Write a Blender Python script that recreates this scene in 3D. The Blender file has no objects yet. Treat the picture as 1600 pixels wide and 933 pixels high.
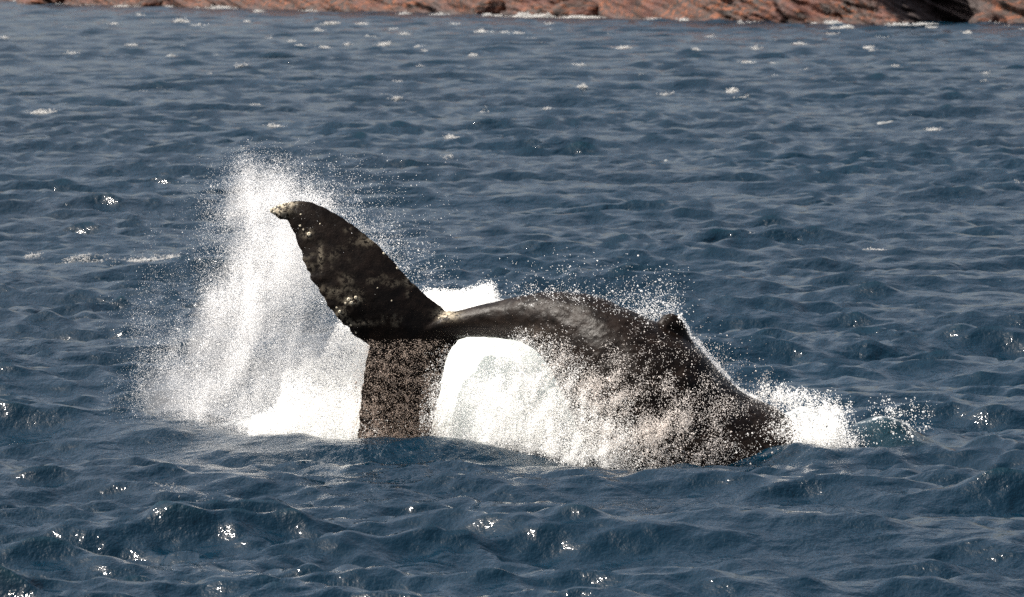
import bpy, math
import numpy as np
from mathutils import Vector
from mathutils.bvhtree import BVHTree
from math import radians as R

SC = bpy.context.scene
COL = SC.collection
rng = np.random.default_rng(7)

# ------------------------------------------------------------------ camera, sky, sun
CAM_H, LENS, HORIZON = 5.1, 200.0, -60.0        # metres, mm, row of the horizon in a 1600 px wide frame
F = 1600 * LENS / 36.0
PITCH = math.atan((466.5 - HORIZON) / F)
cam_d = bpy.data.cameras.new('camera'); cam = bpy.data.objects.new('camera', cam_d); COL.objects.link(cam)
cam.location = (0, 0, CAM_H); cam.rotation_euler = (R(90) - PITCH, 0, 0)
cam_d.lens = LENS; cam_d.sensor_width = 36; cam_d.clip_start = 0.5; cam_d.clip_end = 20000
cam_d.dof.use_dof = True; cam_d.dof.focus_distance = 59.5; cam_d.dof.aperture_fstop = 6
SC.camera = cam

SUN_EL, SUN_AZ = 52, -85                          # azimuth clockwise from +Y (away from the camera)
world = bpy.data.worlds.new('World'); SC.world = world; world.use_nodes = True
wn = world.node_tree; bg = wn.nodes['Background']
sky = wn.nodes.new('ShaderNodeTexSky'); sky.sky_type = 'NISHITA'; sky.sun_disc = False
sky.sun_elevation = R(SUN_EL); sky.sun_rotation = R(SUN_AZ); sky.dust_density = 5.0; sky.air_density = 1.0; sky.ozone_density = 1.0
hz = wn.nodes.new('ShaderNodeHueSaturation'); hz.inputs['Saturation'].default_value = 0.62; wn.links.new(sky.outputs[0], hz.inputs['Color'])   # thin high haze
tint = wn.nodes.new('ShaderNodeMix'); tint.data_type = 'RGBA'; tint.blend_type = 'MULTIPLY'; tint.inputs[0].default_value = 1.0
wn.links.new(hz.outputs[0], tint.inputs[6]); tint.inputs[7].default_value = (1.0, 0.985, 0.965, 1)
wn.links.new(tint.outputs[2], bg.inputs[0]); bg.inputs[1].default_value = 0.08
sd = bpy.data.lights.new('sun', 'SUN'); sun = bpy.data.objects.new('sun', sd); COL.objects.link(sun)
sd.energy = 5.0; sd.angle = R(0.53); sd.color = (1.0, 0.93, 0.84)
sdir = Vector((math.sin(R(SUN_AZ)) * math.cos(R(SUN_EL)), math.cos(R(SUN_AZ)) * math.cos(R(SUN_EL)), math.sin(R(SUN_EL))))
sun.rotation_euler = sdir.to_track_quat('Z', 'Y').to_euler()
vs = SC.view_settings; vs.view_transform = 'Standard'; vs.look = 'None'; vs.gamma = 1; vs.exposure = 1.1; vs.use_curve_mapping = False
SC.cycles.max_bounces = 14; SC.cycles.diffuse_bounces = 9; SC.cycles.glossy_bounces = 3
SC.cycles.sample_clamp_indirect = 6; SC.cycles.use_denoising = False

# ------------------------------------------------------------------ helpers
CP, SP = math.cos(PITCH), math.sin(PITCH)
def at(x, y, D):
    """world point seen at photo position x, y, at a distance D along +Y (arrays allowed)"""
    x, y, D = np.broadcast_arrays(np.asarray(x, float), np.asarray(y, float), np.asarray(D, float))
    u = (x - 800) / F; v = (466.5 - y) / F
    t = D / (CP + v * SP)
    return np.stack([u * t, D, CAM_H + t * (v * CP - SP)], -1)

def hsh(i, j, k, seed):
    n = (i.astype(np.int64) * 73856093) ^ (j.astype(np.int64) * 19349663) ^ (k.astype(np.int64) * 83492791) ^ (seed * 2654435761)
    n = (n ^ (n >> 13)) * 1274126177; n = n & 0x7fffffff; n = (n ^ (n >> 16)) & 0xffff
    return n.astype(np.float32) / 65535.0
def vnoise(p, seed=0):
    f = np.floor(p); q = (p - f).astype(np.float32); q = q * q * (3 - 2 * q); f = f.astype(np.int64)
    out = 0
    for a in (0, 1):
        for b in (0, 1):
            for c in (0, 1):
                w = (q[:, 0] if a else 1 - q[:, 0]) * (q[:, 1] if b else 1 - q[:, 1]) * (q[:, 2] if c else 1 - q[:, 2])
                out = out + w * hsh(f[:, 0] + a, f[:, 1] + b, f[:, 2] + c, seed)
    return out
def fbm(p, oct=4, seed=0, gain=0.5):
    o, a, t = 0, 1, 0
    for i in range(oct):
        o = o + a * vnoise(p * (2 ** i) + i * 17.3, seed + i); t += a; a *= gain
    return o / t
def smooth(a, b, x):
    t = np.clip((x - a) / (b - a), 0, 1); return t * t * (3 - 2 * t)

def new_mesh(name, V, Fq, shade=True):
    V = np.asarray(V, np.float32); Fq = np.asarray(Fq, np.int32); n = Fq.shape[1]
    m = bpy.data.meshes.new(name); m.vertices.add(len(V)); m.vertices.foreach_set('co', V.ravel())
    m.loops.add(Fq.size); m.loops.foreach_set('vertex_index', Fq.ravel())
    m.polygons.add(len(Fq)); m.polygons.foreach_set('loop_start', np.arange(0, Fq.size, n, dtype=np.int32))
    m.polygons.foreach_set('loop_total', np.full(len(Fq), n, np.int32))
    if shade: m.polygons.foreach_set('use_smooth', np.ones(len(Fq), bool))
    m.update(calc_edges=True); m.validate()
    return m
def attr(m, name, vals):
    a = m.attributes.new(name, 'FLOAT', 'POINT'); a.data.foreach_set('value', np.asarray(vals, np.float32))
def link(name, me, mat=None, parent=None, **props):
    o = bpy.data.objects.new(name, me); COL.objects.link(o)
    if mat: me.materials.append(mat)
    if parent: o.parent = parent
    for k, v in props.items(): o[k] = v
    return o
def material(name):
    m = bpy.data.materials.new(name); m.use_nodes = True
    nt = m.node_tree; b = nt.nodes['Principled BSDF']
    return m, nt, b, nt.nodes['Material Output']
def node(nt, t, **kw):
    n = nt.nodes.new(t)
    for k, v in kw.items(): setattr(n, k, v)
    return n
def ramp(nt, fac, stops):
    r = nt.nodes.new('ShaderNodeValToRGB'); e = r.color_ramp.elements
    while len(e) < len(stops): e.new(0.5)
    for i, (p, c) in enumerate(stops):
        e[i].position = p; e[i].color = (c, c, c, 1) if isinstance(c, (int, float)) else (*c, 1)
    nt.links.new(fac, r.inputs[0]); return r.outputs[0]
def noise(nt, vec, scale, detail=4, rough=0.55, mapscale=None, rot=None):
    if mapscale or rot:
        mp = node(nt, 'ShaderNodeMapping'); nt.links.new(vec, mp.inputs[0])
        if mapscale: mp.inputs['Scale'].default_value = mapscale
        if rot: mp.inputs['Rotation'].default_value = rot
        vec = mp.outputs[0]
    n = node(nt, 'ShaderNodeTexNoise'); n.inputs['Scale'].default_value = scale; n.inputs['Detail'].default_value = detail
    n.inputs['Roughness'].default_value = rough; nt.links.new(vec, n.inputs['Vector']); return n.outputs['Fac']
def mixc(nt, fac, a, b, mode='MIX'):
    m = node(nt, 'ShaderNodeMix', data_type='RGBA', blend_type=mode)
    for s, v in ((m.inputs[0], fac), (m.inputs[6], a), (m.inputs[7], b)):
        if isinstance(v, (int, float)): s.default_value = v
        elif isinstance(v, tuple): s.default_value = (*v, 1)
        else: nt.links.new(v, s)
    return m.outputs[2]

# ------------------------------------------------------------------ materials
def mat_water():
    m, nt, b, out = material('sea_water')
    geo = node(nt, 'ShaderNodeNewGeometry'); pos = geo.outputs['Position']
    b.inputs['IOR'].default_value = 1.333
    big = noise(nt, pos, 0.09, 3, 0.5, (1, 0.45, 1))
    base = mixc(nt, ramp(nt, big, [(0.35, 0.0), (0.7, 1.0)]), (0.0002, 0.0088, 0.0185), (0.0004, 0.0110, 0.0225))
    at_ = node(nt, 'ShaderNodeAttribute', attribute_name='teal')
    base = mixc(nt, at_.outputs['Fac'], base, (0.010, 0.042, 0.044))
    fo = node(nt, 'ShaderNodeAttribute', attribute_name='foam')
    fn = noise(nt, pos, 9, 5, 0.7, (1, 0.5, 1))
    add = node(nt, 'ShaderNodeMath', operation='MULTIPLY_ADD'); nt.links.new(fn, add.inputs[0]); add.inputs[1].default_value = 1.3; add.inputs[2].default_value = -0.95
    ad2 = node(nt, 'ShaderNodeMath', operation='ADD'); nt.links.new(add.outputs[0], ad2.inputs[0]); nt.links.new(fo.outputs['Fac'], ad2.inputs[1])
    fm = ramp(nt, ad2.outputs[0], [(0.0, 0.0), (0.35, 1.0)])
    base = mixc(nt, fm, base, (0.75, 0.78, 0.78))
    nt.links.new(base, b.inputs['Base Color'])
    rr = node(nt, 'ShaderNodeMath', operation='MULTIPLY_ADD'); nt.links.new(fm, rr.inputs[0]); rr.inputs[1].default_value = 0.6; rr.inputs[2].default_value = 0.10
    nt.links.new(rr.outputs[0], b.inputs['Roughness'])
    # wind ripples, stronger in gusts
    n1 = noise(nt, pos, 2.2, 5, 0.62, (1.0, 0.8, 1), (0, 0, 0.25))
    n2 = noise(nt, pos, 4.5, 4, 0.6, (0.75, 1.0, 1), (0, 0, -0.3))
    n2.node.noise_type = 'RIDGED_MULTIFRACTAL'; n2.node.normalize = True
    gust = ramp(nt, noise(nt, pos, 0.22, 3, 0.55, (1, 0.5, 1)), [(0.3, 0.45), (0.7, 1.0)])
    b1 = node(nt, 'ShaderNodeBump'); b1.inputs['Distance'].default_value = 0.11; nt.links.new(gust, b1.inputs['Strength']); nt.links.new(n1, b1.inputs['Height'])
    b2 = node(nt, 'ShaderNodeBump'); b2.inputs['Distance'].default_value = 0.05; nt.links.new(gust, b2.inputs['Strength']); nt.links.new(n2, b2.inputs['Height'])
    nt.links.new(b1.outputs[0], b2.inputs['Normal']); nt.links.new(b2.outputs[0], b.inputs['Normal'])
    return m
def mat_drops(name, col=(0.97, 0.97, 0.97), trans=0.5, spec=0.5):
    m, nt, b, out = material(name)
    b.inputs['Base Color'].default_value = (*col, 1); b.inputs['Roughness'].default_value = 0.25
    b.inputs['IOR'].default_value = 1.33; b.inputs['Specular IOR Level'].default_value = spec
    t = node(nt, 'ShaderNodeBsdfTranslucent'); t.inputs[0].default_value = (*col, 1)
    mx = node(nt, 'ShaderNodeMixShader'); mx.inputs[0].default_value = trans
    nt.links.new(b.outputs[0], mx.inputs[1]); nt.links.new(t.outputs[0], mx.inputs[2]); nt.links.new(mx.outputs[0], out.inputs[0])
    return m
def mat_whale():
    m, nt, b, out = material('wet_whale_skin')
    tc = node(nt, 'ShaderNodeTexCoord'); pos = tc.outputs['Object']
    mott = noise(nt, pos, 5.5, 6, 0.68)
    base = mixc(nt, ramp(nt, mott, [(0.42, 0.0), (0.72, 1.0)]), (0.004, 0.0026, 0.002), (0.012, 0.0072, 0.005))
    spk = noise(nt, pos, 42, 3, 0.6)
    base = mixc(nt, ramp(nt, spk, [(0.70, 0.0), (0.78, 0.4)]), base, (0.10, 0.07, 0.05))
    pa = node(nt, 'ShaderNodeAttribute', attribute_name='pale')
    pn = noise(nt, pos, 22, 5, 0.75)
    ad = node(nt, 'ShaderNodeMath', operation='MULTIPLY'); nt.links.new(pa.outputs['Fac'], ad.inputs[0]); nt.links.new(ramp(nt, pn, [(0.45, 0.0), (0.54, 1.0)]), ad.inputs[1])
    base = mixc(nt, ad.outputs[0], base, (0.46, 0.40, 0.30))
    be = node(nt, 'ShaderNodeAttribute', attribute_name='belly')
    base = mixc(nt, be.outputs['Fac'], base, (0.10, 0.085, 0.075))
    nt.links.new(base, b.inputs['Base Color'])
    b.inputs['IOR'].default_value = 1.36; b.inputs['Specular IOR Level'].default_value = 0.16
    nt.links.new(ramp(nt, mott, [(0.3, 0.33), (0.7, 0.48)]), b.inputs['Roughness'])
    b1 = node(nt, 'ShaderNodeBump'); b1.inputs['Distance'].default_value = 0.009; b1.inputs['Strength'].default_value = 0.8
    nt.links.new(noise(nt, pos, 11, 6, 0.7), b1.inputs['Height'])
    b2 = node(nt, 'ShaderNodeBump'); b2.inputs['Distance'].default_value = 0.003; b2.inputs['Strength'].default_value = 0.8
    nt.links.new(spk, b2.inputs['Height']); nt.links.new(b1.outputs[0], b2.inputs['Normal']); nt.links.new(b2.outputs[0], b.inputs['Normal'])
    return m
def mat_rock():
    m, nt, b, out = material('coast_rock')
    tc = node(nt, 'ShaderNodeTexCoord'); pos = tc.outputs['Object']
    rot = (0, R(32), 0)
    n1 = noise(nt, pos, 0.55, 6, 0.65, (0.45, 0.6, 1.6), rot)
    n2 = noise(nt, pos, 1.7, 5, 0.65, (0.35, 0.7, 1.6), rot)
    n3 = noise(nt, pos, 0.2, 4, 0.6, (0.8, 1, 1.8), rot)
    c = mixc(nt, ramp(nt, n1, [(0.44, 0.0), (0.62, 1.0)]), (0.05, 0.026, 0.02), (0.25, 0.115, 0.055))
    c = mixc(nt, ramp(nt, n2, [(0.50, 0.0), (0.60, 1.0)]), c, (0.75, 0.34, 0.07))
    c = mixc(nt, ramp(nt, n3, [(0.50, 0.0), (0.65, 0.7)]), c, (0.34, 0.10, 0.06))
    pn = noise(nt, pos, 0.8, 4, 0.6, (0.3, 0.7, 2.4), rot)
    c = mixc(nt, ramp(nt, pn, [(0.72, 0.0), (0.80, 0.3)]), c, (0.42, 0.33, 0.27))
    dk = node(nt, 'ShaderNodeAttribute', attribute_name='wet_shade')
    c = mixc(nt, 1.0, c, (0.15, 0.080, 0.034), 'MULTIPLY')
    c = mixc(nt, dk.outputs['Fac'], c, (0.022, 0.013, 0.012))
    nt.links.new(c, b.inputs['Base Color']); b.inputs['Roughness'].default_value = 0.8
    b1 = node(nt, 'ShaderNodeBump'); b1.inputs['Distance'].default_value = 0.25; b1.inputs['Strength'].default_value = 0.9
    nt.links.new(n2, b1.inputs['Height']); nt.links.new(b1.outputs[0], b.inputs['Normal'])
    return m
M_WATER, M_WHALE, M_ROCK = mat_water(), mat_whale(), mat_rock()
M_DROP = mat_drops('spray_droplets'); M_FOAM = mat_drops('foam_bubbles', (0.97, 0.97, 0.96), 0.5)
M_DROP_DIM = mat_drops('shaded_droplets', (0.84, 0.79, 0.75), 0.4)  # same water drops, with the shade over the flank put into the colour
M_OLD = mat_drops('thin_foam', (0.22, 0.23, 0.23), 0.15)
M_LOBE_DIM = mat_drops('shaded_lobe_drops', (0.50, 0.41, 0.35), 0.4)  # lobe drops coloured brown to carry their shade
M_CAP = mat_drops('old_foam', (0.50, 0.50, 0.49), 0.25)
M_CURT = mat_drops('aerated_water', (0.93, 0.965, 0.95), 0.5, 0.3)

# ------------------------------------------------------------------ the sea
WAVES = []
def make_waves():
    g = np.random.default_rng(34); n = 260
    lam = np.exp(np.linspace(math.log(0.22), math.log(9.0), n)) * np.exp(g.normal(0, 0.02, n))
    ang = R(264) + g.normal(0, 1, n) * np.interp(lam, [0.3, 1.0, 2.0, 6.0], [0.75, 0.5, 0.30, 0.20])        # running towards the camera
    k = 2 * math.pi / lam
    s = 0.032 * np.where(lam > 1.5, (1.5 / lam) ** 0.7, 1.0) * np.where((lam > 2.2) & (lam < 7), 1.3, 1.0) * np.where(lam < 0.8, 1.1, 1.0)
    s = s * g.rayleigh(0.8, n)
    return lam, k, s / k, np.cos(ang), np.sin(ang), g.uniform(0, 2 * math.pi, n)
W = make_waves()
# local swells round the animal: x, y (world), height, half widths, turn
def bump_list():
    L = []
    def b(px, D, h, wx, wy, rot=0): L.append(((px - 800) * D / F, D, h, wx, wy, rot))
    b(1385, 59.3, 0.30, 0.42, 0.42, 0.2)       # bow wave ahead of the animal
    b(1255, 59.5, 0.36, 0.36, 0.7)
    b(230, 60.5, 0.13, 0.9, 0.5)
    b(400, 59.6, 0.15, 1.0, 0.45)
    b(570, 59.0, 0.15, 1.0, 0.4)
    b(700, 58.8, 0.11, 0.6, 0.4)
    b(1010, 57.5, -0.07, 0.55, 0.5)
    b(1250, 58.0, 0.13, 0.7, 0.35)
    return L
BUMPS = bump_list()
def calm(x, y):
    """the animal's own slick flattens the chop round it"""
    d = np.sqrt(((x + 0.2) / 5.2) ** 2 + ((y - 59.8) / 1.9) ** 2)
    return 0.72 + 0.28 * smooth(0.75, 1.4, d)
def sea(x, y, cell=None):
    x = np.asarray(x, np.float32); y = np.asarray(y, np.float32)
    dx = np.zeros_like(x); dy = np.zeros_like(x); z = np.zeros_like(x)
    jac = np.zeros_like(x)
    grp = 0.35 + 1.4 * fbm(np.stack([x * 0.28, y * 0.12, x * 0], -1).reshape(-1, 3), 3, 91).reshape(x.shape).astype(np.float32)
    for lam, k, a, c, s, ph in zip(*W):
        t = (k * (c * x + s * y) + ph).astype(np.float32)
        w = a if cell is None else a * smooth(1.1, 2.2, lam / cell).astype(np.float32)
        if lam < 2.5: w = w * grp
        sn, cs = np.sin(t), np.cos(t)
        z += w * cs; q = (0.74 if lam > 1.2 else 0.45) * w
        dx -= q * c * sn; dy -= q * s * sn; jac += q * k * cs
    cm = calm(x, y).astype(np.float32)
    z *= cm; dx *= cm; dy *= cm; jac *= cm
    for bx, by, h, wx, wy, r in BUMPS:
        u = (x - bx) * math.cos(r) + (y - by) * math.sin(r); v = -(x - bx) * math.sin(r) + (y - by) * math.cos(r)
        z += (h * np.exp(-(u / wx) ** 2 - (v / wy) ** 2)).astype(np.float32)
    return dx, dy, z, jac

def build_sea():
    hf = 800 / F
    tin = np.linspace(-hf * 1.2, hf * 1.2, 490)
    tout = hf * 1.22 + (np.linspace(0, 1, 16)[1:] ** 2.4) * 1.6
    T = np.concatenate([-tout[::-1], tin, tout])
    near = np.exp(np.linspace(math.log(2.0), math.log(38), 60))[:-1]
    mid = np.exp(np.arange(math.log(38), math.log(770), 0.00178))
    far = np.exp(np.linspace(math.log(772), math.log(12000), 60))
    D = np.concatenate([near, mid, far])
    TT, DD = np.meshgrid(T, D); X = TT * DD; Y = DD.copy()
    cell = np.gradient(D)[:, None] * np.ones_like(TT)
    cx = np.gradient(T)[None, :] * DD
    cell = np.maximum(cell, cx)
    dx, dy, z, jac = sea(X, Y, cell.astype(np.float32))
    fade = smooth(9000, 900, DD)
    V = np.stack([X + dx, Y + dy, z * fade], -1).reshape(-1, 3)
    nr, nc = TT.shape; i = (np.arange(nr - 1)[:, None] * nc + np.arange(nc - 1)[None, :]).ravel()
    Fc = np.stack([i, i + 1, i + 1 + nc, i + nc], -1)
    m = new_mesh('sea', V, Fc)
    j = jac.reshape(-1)
    far_w = smooth(90, 450, DD).reshape(-1)
    patch = fbm(np.stack([X.reshape(-1) * 0.13, Y.reshape(-1) * 0.05, 0 * Y.reshape(-1)], -1), 3, 5)
    foam = smooth(0.78, 1.25, j + 0.15 * far_w) * smooth(0.5, 0.66, patch) * 0.6 * smooth(62, 120, DD).reshape(-1)
    # churned, foaming surface round the animal
    x_, y_ = X.reshape(-1), Y.reshape(-1)
    d = np.sqrt(((x_ - 0.1) / 3.4) ** 2 + ((y_ - 61.3) / 1.3) ** 2)
    foam = np.maximum(foam, smooth(1.1, 0.7, d) * 0.8)
    bx, by, h, wx, wy, r = BUMPS[0]; u = x_ - bx; v_ = y_ - by + 0.03
    foam = np.maximum(foam, 0.47 * np.exp(-((v_ + 0.3 * u) / 0.16) ** 2 - (u / 0.42) ** 2))
    bx, by, h, wx, wy, r = BUMPS[1]
    foam = np.maximum(foam, 0.5 * np.exp(-((x_ - bx) / 0.5) ** 2 - ((y_ - by) / 0.7) ** 2))
    streak = fbm(np.stack([x_ * 1.6, y_ * 0.9, 0 * x_], -1), 3, 15)
    near = np.exp(-((x_ - 2.0) / 1.5) ** 2 - ((y_ - 58.0) / 0.7) ** 2) + 0.6 * np.exp(-((x_ + 1.6) / 2.2) ** 2 - ((y_ - 59.2) / 0.5) ** 2)
    foam = np.maximum(foam, near * smooth(0.45, 0.7, streak) * 0.55)
    attr(m, 'foam', foam)
    teal = smooth(0.4, 1.2, j) * 0.22
    for bx, by, h, wx, wy, r in BUMPS[:2]:
        teal = np.maximum(teal, 0.22 * np.exp(-((x_ - bx) / wx / 1.3) ** 2 - ((y_ - by) / wy / 1.5) ** 2))
    attr(m, 'teal', teal)
    return link('sea', m, M_WATER, kind='structure', label='choppy dark blue sea with grey sky sheen')
sea_o = build_sea()
def sea_z(x, y):
    """height of the built water at world x, y (one inverse step for the chop)"""
    x = np.atleast_1d(np.asarray(x, float)); y = np.atleast_1d(np.asarray(y, float))
    cell = (y * 0.0019).astype(np.float32)
    dx, dy, z, _ = sea(x, y, cell); dx, dy, z, _ = sea(x - dx, y - dy, cell)
    return z

# ------------------------------------------------------------------ the whale
WD = lambda px: 60.2 - 0.9 * smooth(700, 1000, np.asarray(px, float))       # distance of the body's middle plane
def loft():
    S = [((570, 530), (578, 542), .04), ((640, 512), (652, 530), .09), ((690, 492), (692, 528), .12), ((730, 482), (735, 527), .15),
         ((775, 471), (775, 528), .20), ((820, 460), (812, 535), .27), ((865, 455), (845, 556), .36), ((905, 458), (872, 600), .46),
         ((945, 469), (895, 650), .56), ((985, 485), (915, 700), .66), ((1025, 504), (935, 760), .76), ((1062, 522), (960, 810), .85),
         ((1097, 549), (1000, 860), .92), ((1130, 587), (1050, 900), .98), ((1165, 616), (1120, 930), 1.0), ((1205, 634), (1190, 940), 1.0),
         ((1245, 662), (1250, 940), .95), ((1275, 708), (1290, 930), .8), ((1300, 780), (1310, 900), .5)]
    A = np.array([[*a, *b, w] for a, b, w in S], float)
    n = 90; t = np.linspace(0, len(S) - 1, n); B = np.zeros((n, 5))
    for c in range(5):                                   # Catmull-Rom through the stations
        P = np.concatenate([[2 * A[0, c] - A[1, c]], A[:, c], [2 * A[-1, c] - A[-2, c]]])
        i = np.minimum(t.astype(int), len(S) - 2); f = t - i
        p0, p1, p2, p3 = P[i], P[i + 1], P[i + 2], P[i + 3]
        B[:, c] = 0.5 * (2 * p1 + (p2 - p0) * f + (2 * p0 - 5 * p1 + 4 * p2 - p3) * f ** 2 + (3 * p1 - p0 - 3 * p2 + p3) * f ** 3)
    m = 64; V = []
    for k in range(n):
        tx, ty, bx, by, w = B[k]; cxp, cyp = (tx + bx) / 2, (ty + by) / 2; D = float(WD(cxp))
        top, bot, mid = at(tx, ty, D), at(bx, by, D), at(cxp, cyp, D)
        up = (top - bot) / 2
        for q in range(m):
            a = 2 * math.pi * q / m; ca, sa = math.cos(a), math.sin(a)
            prof = np.sign(sa) * abs(sa) ** 0.95
            ridge = 1 - 0.28 * max(0, ca) ** 3 * (1 - k / n)            # keel on top of the tail stock
            V.append(mid + up * ca + np.array([0, 1, 0]) * w * prof * ridge)
    V = np.array(V); Fc = []
    for k in range(n - 1):
        for q in range(m):
            a, b = k * m + q, k * m + (q + 1) % m; Fc.append((a, b, b + m, a + m))
    c0, c1 = len(V), len(V) + 1; V = np.concatenate([V, [V[:m].mean(0)], [V[-m:].mean(0)]])
    tri = []
    for q in range(m):
        tri.append((c0, (q + 1) % m, q)); tri.append((c1, (n - 1) * m + q, (n - 1) * m + (q + 1) % m))
    return V, Fc, tri
def poly_dist(P, poly):
    A = poly; B = np.roll(poly, -1, 0); d = np.full(len(P), 1e9); ins = np.zeros(len(P), bool)
    for a, b in zip(A, B):
        ab = b - a; t = np.clip(((P - a) @ ab) / (ab @ ab), 0, 1)
        d = np.minimum(d, np.hypot(*(P - a - t[:, None] * ab).T))
        c = ((a[1] > P[:, 1]) != (b[1] > P[:, 1])); 
        with np.errstate(divide='ignore', invalid='ignore'):
            xi = (b[0] - a[0]) * (P[:, 1] - a[1]) / (b[1] - a[1]) + a[0]
        ins ^= c & (P[:, 0] < xi)
    return d, ins
FLUKE = [(735, 484), (715, 486), (697, 484), (668, 462), (640, 436), (612, 404), (590, 380), (560, 356), (530, 336), (505, 322), (485, 314), (462, 312), (440, 317),
         (420, 326), (421, 333), (433, 340), (447, 346), (454, 356), (461, 371), (466, 388), (472, 405), (479, 421), (487, 440), (497, 456), (506, 471), (518, 487), (530, 501),
         (546, 517), (562, 532), (578, 541), (572, 560), (566, 590), (562, 620), (559, 655), (556, 700), (560, 740), (600, 775), (640, 765), (665, 715),
         (676, 670), (685, 630), (691, 600), (696, 572), (704, 550), (716, 533), (735, 527)]
def fluke_D(x, y):
    up = np.clip(515 - y, 0, 400) / 147; dn = np.clip(y - 540, 0, 400) / 147
    return 60.2 + 0.16 * up ** 1.6 - (x - 640) / 147 * 0.10 * smooth(0, 1, up + dn) + 0.05 * dn ** 2
def fluke():
    poly = np.array(FLUKE, float)
    # finer outline with nicks on the rear edge
    pts = []
    g = np.random.default_rng(3)
    for i in range(len(poly)):
        a, b = poly[i], poly[(i + 1) % len(poly)]; n = max(1, int(np.hypot(*(b - a)) / 4)); nr = np.array([b[1] - a[1], a[0] - b[0]]) / max(1e-6, np.hypot(*(b - a)))
        rear = 13 <= i <= 36
        for j in range(n):
            pts.append(a + (b - a) * j / n + nr * g.normal(0, 1.5 if rear else 0.6))
    poly = np.array(pts)
    st = 1.5; xs = np.arange(410, 740, st); ys = np.arange(300, 782, st); XX, YY = np.meshgrid(xs, ys)
    P = np.stack([XX.ravel(), YY.ravel()], -1); d, ins = poly_dist(P, poly)
    ok = (ins & (d > 0.2)).reshape(XX.shape); d = d.reshape(XX.shape)
    th = 0.012 + 0.115 * (1 - np.exp(-d / 34.0)); D = fluke_D(XX, YY)
    fr = at(XX, YY, D - th).reshape(-1, 3); bk = at(XX, YY, D + th).reshape(-1, 3); n = len(fr)
    nr, nc = XX.shape; cell = ok[:-1, :-1] & ok[1:, :-1] & ok[:-1, 1:] & ok[1:, 1:]
    I = np.arange(n).reshape(nr, nc); a, b, c, e = I[:-1, :-1], I[:-1, 1:], I[1:, 1:], I[1:, :-1]
    front = np.stack([a, e, c, b], -1)[cell]; back = np.stack([a, b, c, e], -1)[cell] + n
    pad = np.pad(cell, 1); side = []
    for sl, p, q in ((pad[:-2, 1:-1], a, b), (pad[2:, 1:-1], c, e), (pad[1:-1, :-2], e, a), (pad[1:-1, 2:], b, c)):
        mk = cell & ~sl; p_, q_ = p[mk], q[mk]; side.append(np.stack([p_, q_, q_ + n, p_ + n], -1))
    Fc = np.concatenate([front, back] + side); V = np.concatenate([fr, bk])
    used = np.unique(Fc); mp = np.zeros(len(V), int); mp[used] = np.arange(len(used))
    return V[used], mp[Fc]
def fin():
    prof = [(1015, 512), (1030, 502), (1037, 493), (1050, 489), (1062, 493), (1070, 508), (1078, 528), (1096, 552), (1070, 575), (1020, 545)]
    poly = np.array(prof, float); V = []; D = float(WD(1055)); n = len(poly); c = poly.mean(0)
    for w, s in ((-.13, .55), (-.09, .93), (-.04, 1.0), (.04, 1.0), (.09, .93), (.13, .55)):
        for p in poly: V.append(at(*(c + (p - c) * s), D + w))
    Fc = [(k * n + q, (k) * n + (q + 1) % n, (k + 1) * n + (q + 1) % n, (k + 1) * n + q) for k in range(5) for q in range(n)]
    V.append(at(*c, D - .13)); V.append(at(*c, D + .13)); a, b = len(V) - 2, len(V) - 1
    tri = [(a, (q + 1) % n, q) for q in range(n)] + [(b, 5 * n + q, 5 * n + (q + 1) % n) for q in range(n)]
    return np.array(V), Fc, tri
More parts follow.
